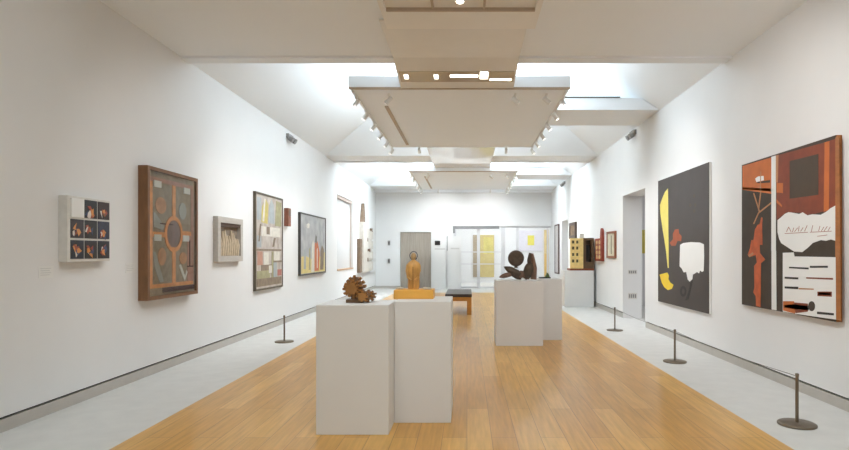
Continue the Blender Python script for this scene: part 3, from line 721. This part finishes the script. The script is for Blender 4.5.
canv(b, X, C_([(385+17*math.cos(a), 331+25*math.sin(a)) for a in [2*math.pi*k/18 for k in range(18)]]), .0045, 0, -1)
# flame figure and twigs
canv(b, X, B([(196, 240), (206, 244), (202, 300), (205, 446), (130, 446), (140, 400), (150, 330), (170, 296), (184, 292)]), .002, 7, -1)
canv(b, X, C_([(82, 0), (122, 0), (126, 66), (152, 98), (130, 116), (128, 335), (106, 330), (104, 280), (92, 262), (98, 236), (96, 130), (110, 112), (104, 74), (72, 86), (64, 74), (76, 40)]), .0022, 7, -1)
canv(b, X, C_([(66, 76), (90, 60), (94, 70), (74, 86)]), .0026, 9, -1)
for (x0, y0, x1, y1, wd) in ((140, 60, 184, 200, 4), (194, 40, 176, 190, 4), (272, 132, 180, 205, 5), (180, 200, 140, 290, 4), (194, -100, 190, 40, 3)):
    d = Vector((x1-x0, y1-y0)).normalized()*wd; nx, ny = -d.y, d.x
    canv(b, X, B([(x0-nx, y0-ny), (x1-nx, y1-ny), (x1+nx, y1+ny), (x0+nx, y0+ny)]), .0034, 9, -1)
canv(b, X, B([(310, 105), (350, 150), (350, 165), (310, 130)]), .0024, 1, -1)
b.build('assemblage_face', ms, t)

# small works beyond the right doorway
def rw(px): return XR*F/(px-VX)
def rz(py, px): return EYE-(py-VY)*rw(px)/F
t = thing('framed_picture', (XR, rw(612), rz(258, 608)), 'small brown framed pale picture left of the right doorway', 'picture')
frame_box(XR-.05, XR, rw(616.6), rw(608.3), rz(258, 612), rz(231.5, 612), .05, 'frame', mat('warm frame', (150, 92, 62), .5, .1), t)
b = MB(); b.box(XR-.03, XR, rw(616.6)+.05, rw(608.3)-.05, rz(258, 612)+.05, rz(231.5, 612)-.05, 0)
b.box(XR-.034, XR-.03, rw(612.6)-.05, rw(612.6)+.05, rz(256, 612)+.05, rz(233.5, 612)-.05, 1)
b.build('picture', [mat('straw paper', (222, 214, 188), .7, .12, 8), mat('grey strip', (152, 142, 122), .7)], t)
rdm = mat('oxide red', (150, 62, 42), .55, .1, 10)
t = thing('red_relief', (XR, rw(601), rz(261, 601)), 'red wall relief with pale discs and a pointed spire', 'artwork')
b = MB(); b.box(XR-.08, XR-.002, rw(604.4), rw(598), rz(261, 601), rz(238.5, 601), 0)
for k, py in enumerate((242.5, 247.5, 252.5, 257)):
    for yy_ in (rw(602.6), rw(599.9)):
        b.prism([(yy_+.09*math.cos(q), rz(py, 601)+.055*math.sin(q)) for q in [2*math.pi*i/12 for i in range(12)]], 'x', XR-.08, XR-.09, 1)
b.build('board', [rdm, mat('pale discs', (212, 178, 130), .6)], t)
MB().prism([(rw(604.4), rz(238.5, 601)), (rw(602.4), rz(238.5, 601)), (rw(602.8), rz(231, 601)), (rw(603.4), rz(228.6, 601)), (rw(604.2), rz(231, 601))], 'x', XR-.07, XR-.002).build('spire', rdm, t)
t = thing('framed_picture', (XR, rw(574), rz(239, 574)), 'small dark framed picture above the gold and dark cabinet', 'picture')
frame_box(XR-.07, XR, rw(577), rw(571), rz(238.5, 574), rz(222.5, 574), .1, 'frame', mat('dark brown frame', (78, 62, 52), .5), t)
MB().box(XR-.04, XR, rw(577)+.1, rw(571)-.1, rz(238.5, 574)+.1, rz(222.5, 574)-.1).build('picture', mat('brown picture', (150, 128, 106), .7, .2, 6), t)
t = thing('framed_picture', (XR, 22.1, .68), 'tall dark edged picture at the far end of the right wall', 'picture')
frame_box(XR-.05, XR, 21.95, 22.9, .68, 2.63, .05, 'frame', mat('dark red frame', (84, 58, 54), .5), t)
MB().box(XR-.03, XR, 22.0, 22.85, .73, 2.58).build('picture', mat('pale picture', (204, 200, 196), .6, .08, 5), t)
# switch plates on the door reveal (faces the camera at the far jamb)
for py, hh, lab in ((272, .05, 'upper grey vent plate on the doorway reveal'), (296, .07, 'lower grey socket plate on the doorway reveal')):
    z = EYE-(py-VY)*D1[1]/F; x = (632.5-VX)*D1[1]/F
    b = MB(); b.box(x-.1, x+.1, D1[1]-.008, D1[1], z-hh, z+hh, 0)
    for k in range(4): b.box(x-.085+.045*k, x-.055+.045*k, D1[1]-.011, D1[1]-.008, z-hh*.6, z+hh*.6, 1)
    tag(b.build('wall_plate', [M['offw'], M['greyp']]), lab, 'wall plate')
# yellow picture glimpsed through the doorway
t = thing('framed_picture', (5.2, 16.2, 1.4), 'bright yellow picture glimpsed through the right doorway', 'picture')
MB().box(4.9, 5.5, 16.16, 16.2, 1.45, 2.2).build('frame', M['white'], t)
MB().box(4.94, 5.46, 16.15, 16.16, 1.49, 2.16).build('picture', mat('glimpsed yellow', (226, 206, 98), .6, .06), t)

# ------------------------------------------------------------------ end wall and the room beyond
for py, lab in ((243, 'upper small grey switch on the end wall'), (261, 'lower small grey switch on the end wall')):
    x, z = dz(389, py, YE); b = MB(); b.box(x-.05, x+.05, YE-.03, YE, z-.1, z+.1, 0); b.box(x-.025, x+.025, YE-.04, YE-.03, z-.05, z+.05, 1)
    tag(b.build('wall_switch', [M['greyp'], M['dgrey']]), lab, 'switch')
t = thing('display_board', (-1.16, 23.5, 0), 'white freestanding board with a small dark screen by the slatted door', 'display board')
MB().box(-1.44, -.87, 23.45, 23.55, 0, 2.2).build('board', M['plinth'], t)
x, z = dz(437.5, 243, 23.45); MB().box(x-.11, x+.11, 23.43, 23.45, z-.09, z+.09).build('screen', M['black'], t)
x, z = dz(440, 249, 23.45); MB().box(x-.22, x+.22, 23.444, 23.45, z-.03, z+.03).build('text_strip', lc, t)
t = thing('display_board', (-.55, 23.5, 0), 'plain white freestanding board beside the glazed screen', 'display board')
MB().box(-.81, -.25, 23.45, 23.55, 0, 2.2).build('board', M['plinth'], t)
MB().box(-.83, -.81, 23.46, 23.54, 1.6, 2.2).build('edge_strip', M['dgrey'], t)
x, z = dz(455, 248.5, 23.45); MB().box(x-.18, x+.18, 23.444, 23.45, z-.03, z+.03).build('text_strip', lc, t)
def back_picture(p0, p1, q0, q1, label, bg, marks):
    x0, z1 = dz(p0, q0, BY); x1, z0 = dz(p1, q1, BY)
    t = thing('canvas_picture', ((x0+x1)/2, BY, z0), label, 'picture')
    b = MB(); b.box(x0, x1, BY-.05, BY, z0, z1, 0); ms = [bg]
    for m, (u0, u1, v0, v1) in marks:
        if m not in ms: ms.append(m)
        b.box(x0+(x1-x0)*u0, x0+(x1-x0)*u1, BY-.056, BY-.05, z0+(z1-z0)*v0, z0+(z1-z0)*v1, ms.index(m))
    b.build('canvas', ms, t)
yc = mat('hazy yellow', (212, 196, 134), .7, .12, 2.5, c2=(198, 176, 122)); mv = mat('mauve grey', (180, 164, 140), .7, .08, 3); yb = mat('bright yellow', (230, 218, 104), .6, .04)  # back room picture colours paled to carry the haze of the glass
back_picture(473, 494, 235, 277, 'tall hazy yellow painting seen through the glazed screen', yc, [(mv, (0, .33, 0, 1)), (mat('light yellow', (222, 208, 128), .7, .1, 3), (.5, .95, .55, .95))])
back_picture(519, 542.5, 230.5, 251, 'pale picture with a bright yellow square beyond the glass', mat('lilac white', (226, 222, 228), .7, .03), [(yb, (.36, .64, .28, .76))])
back_picture(544, 548.5, 230, 277, 'narrow tall orange yellow picture beyond the glass', mat('amber', (230, 204, 148), .7, .1, 4), [(mat('amber deep', (228, 188, 110), .7), (.1, .6, 0, .5))])
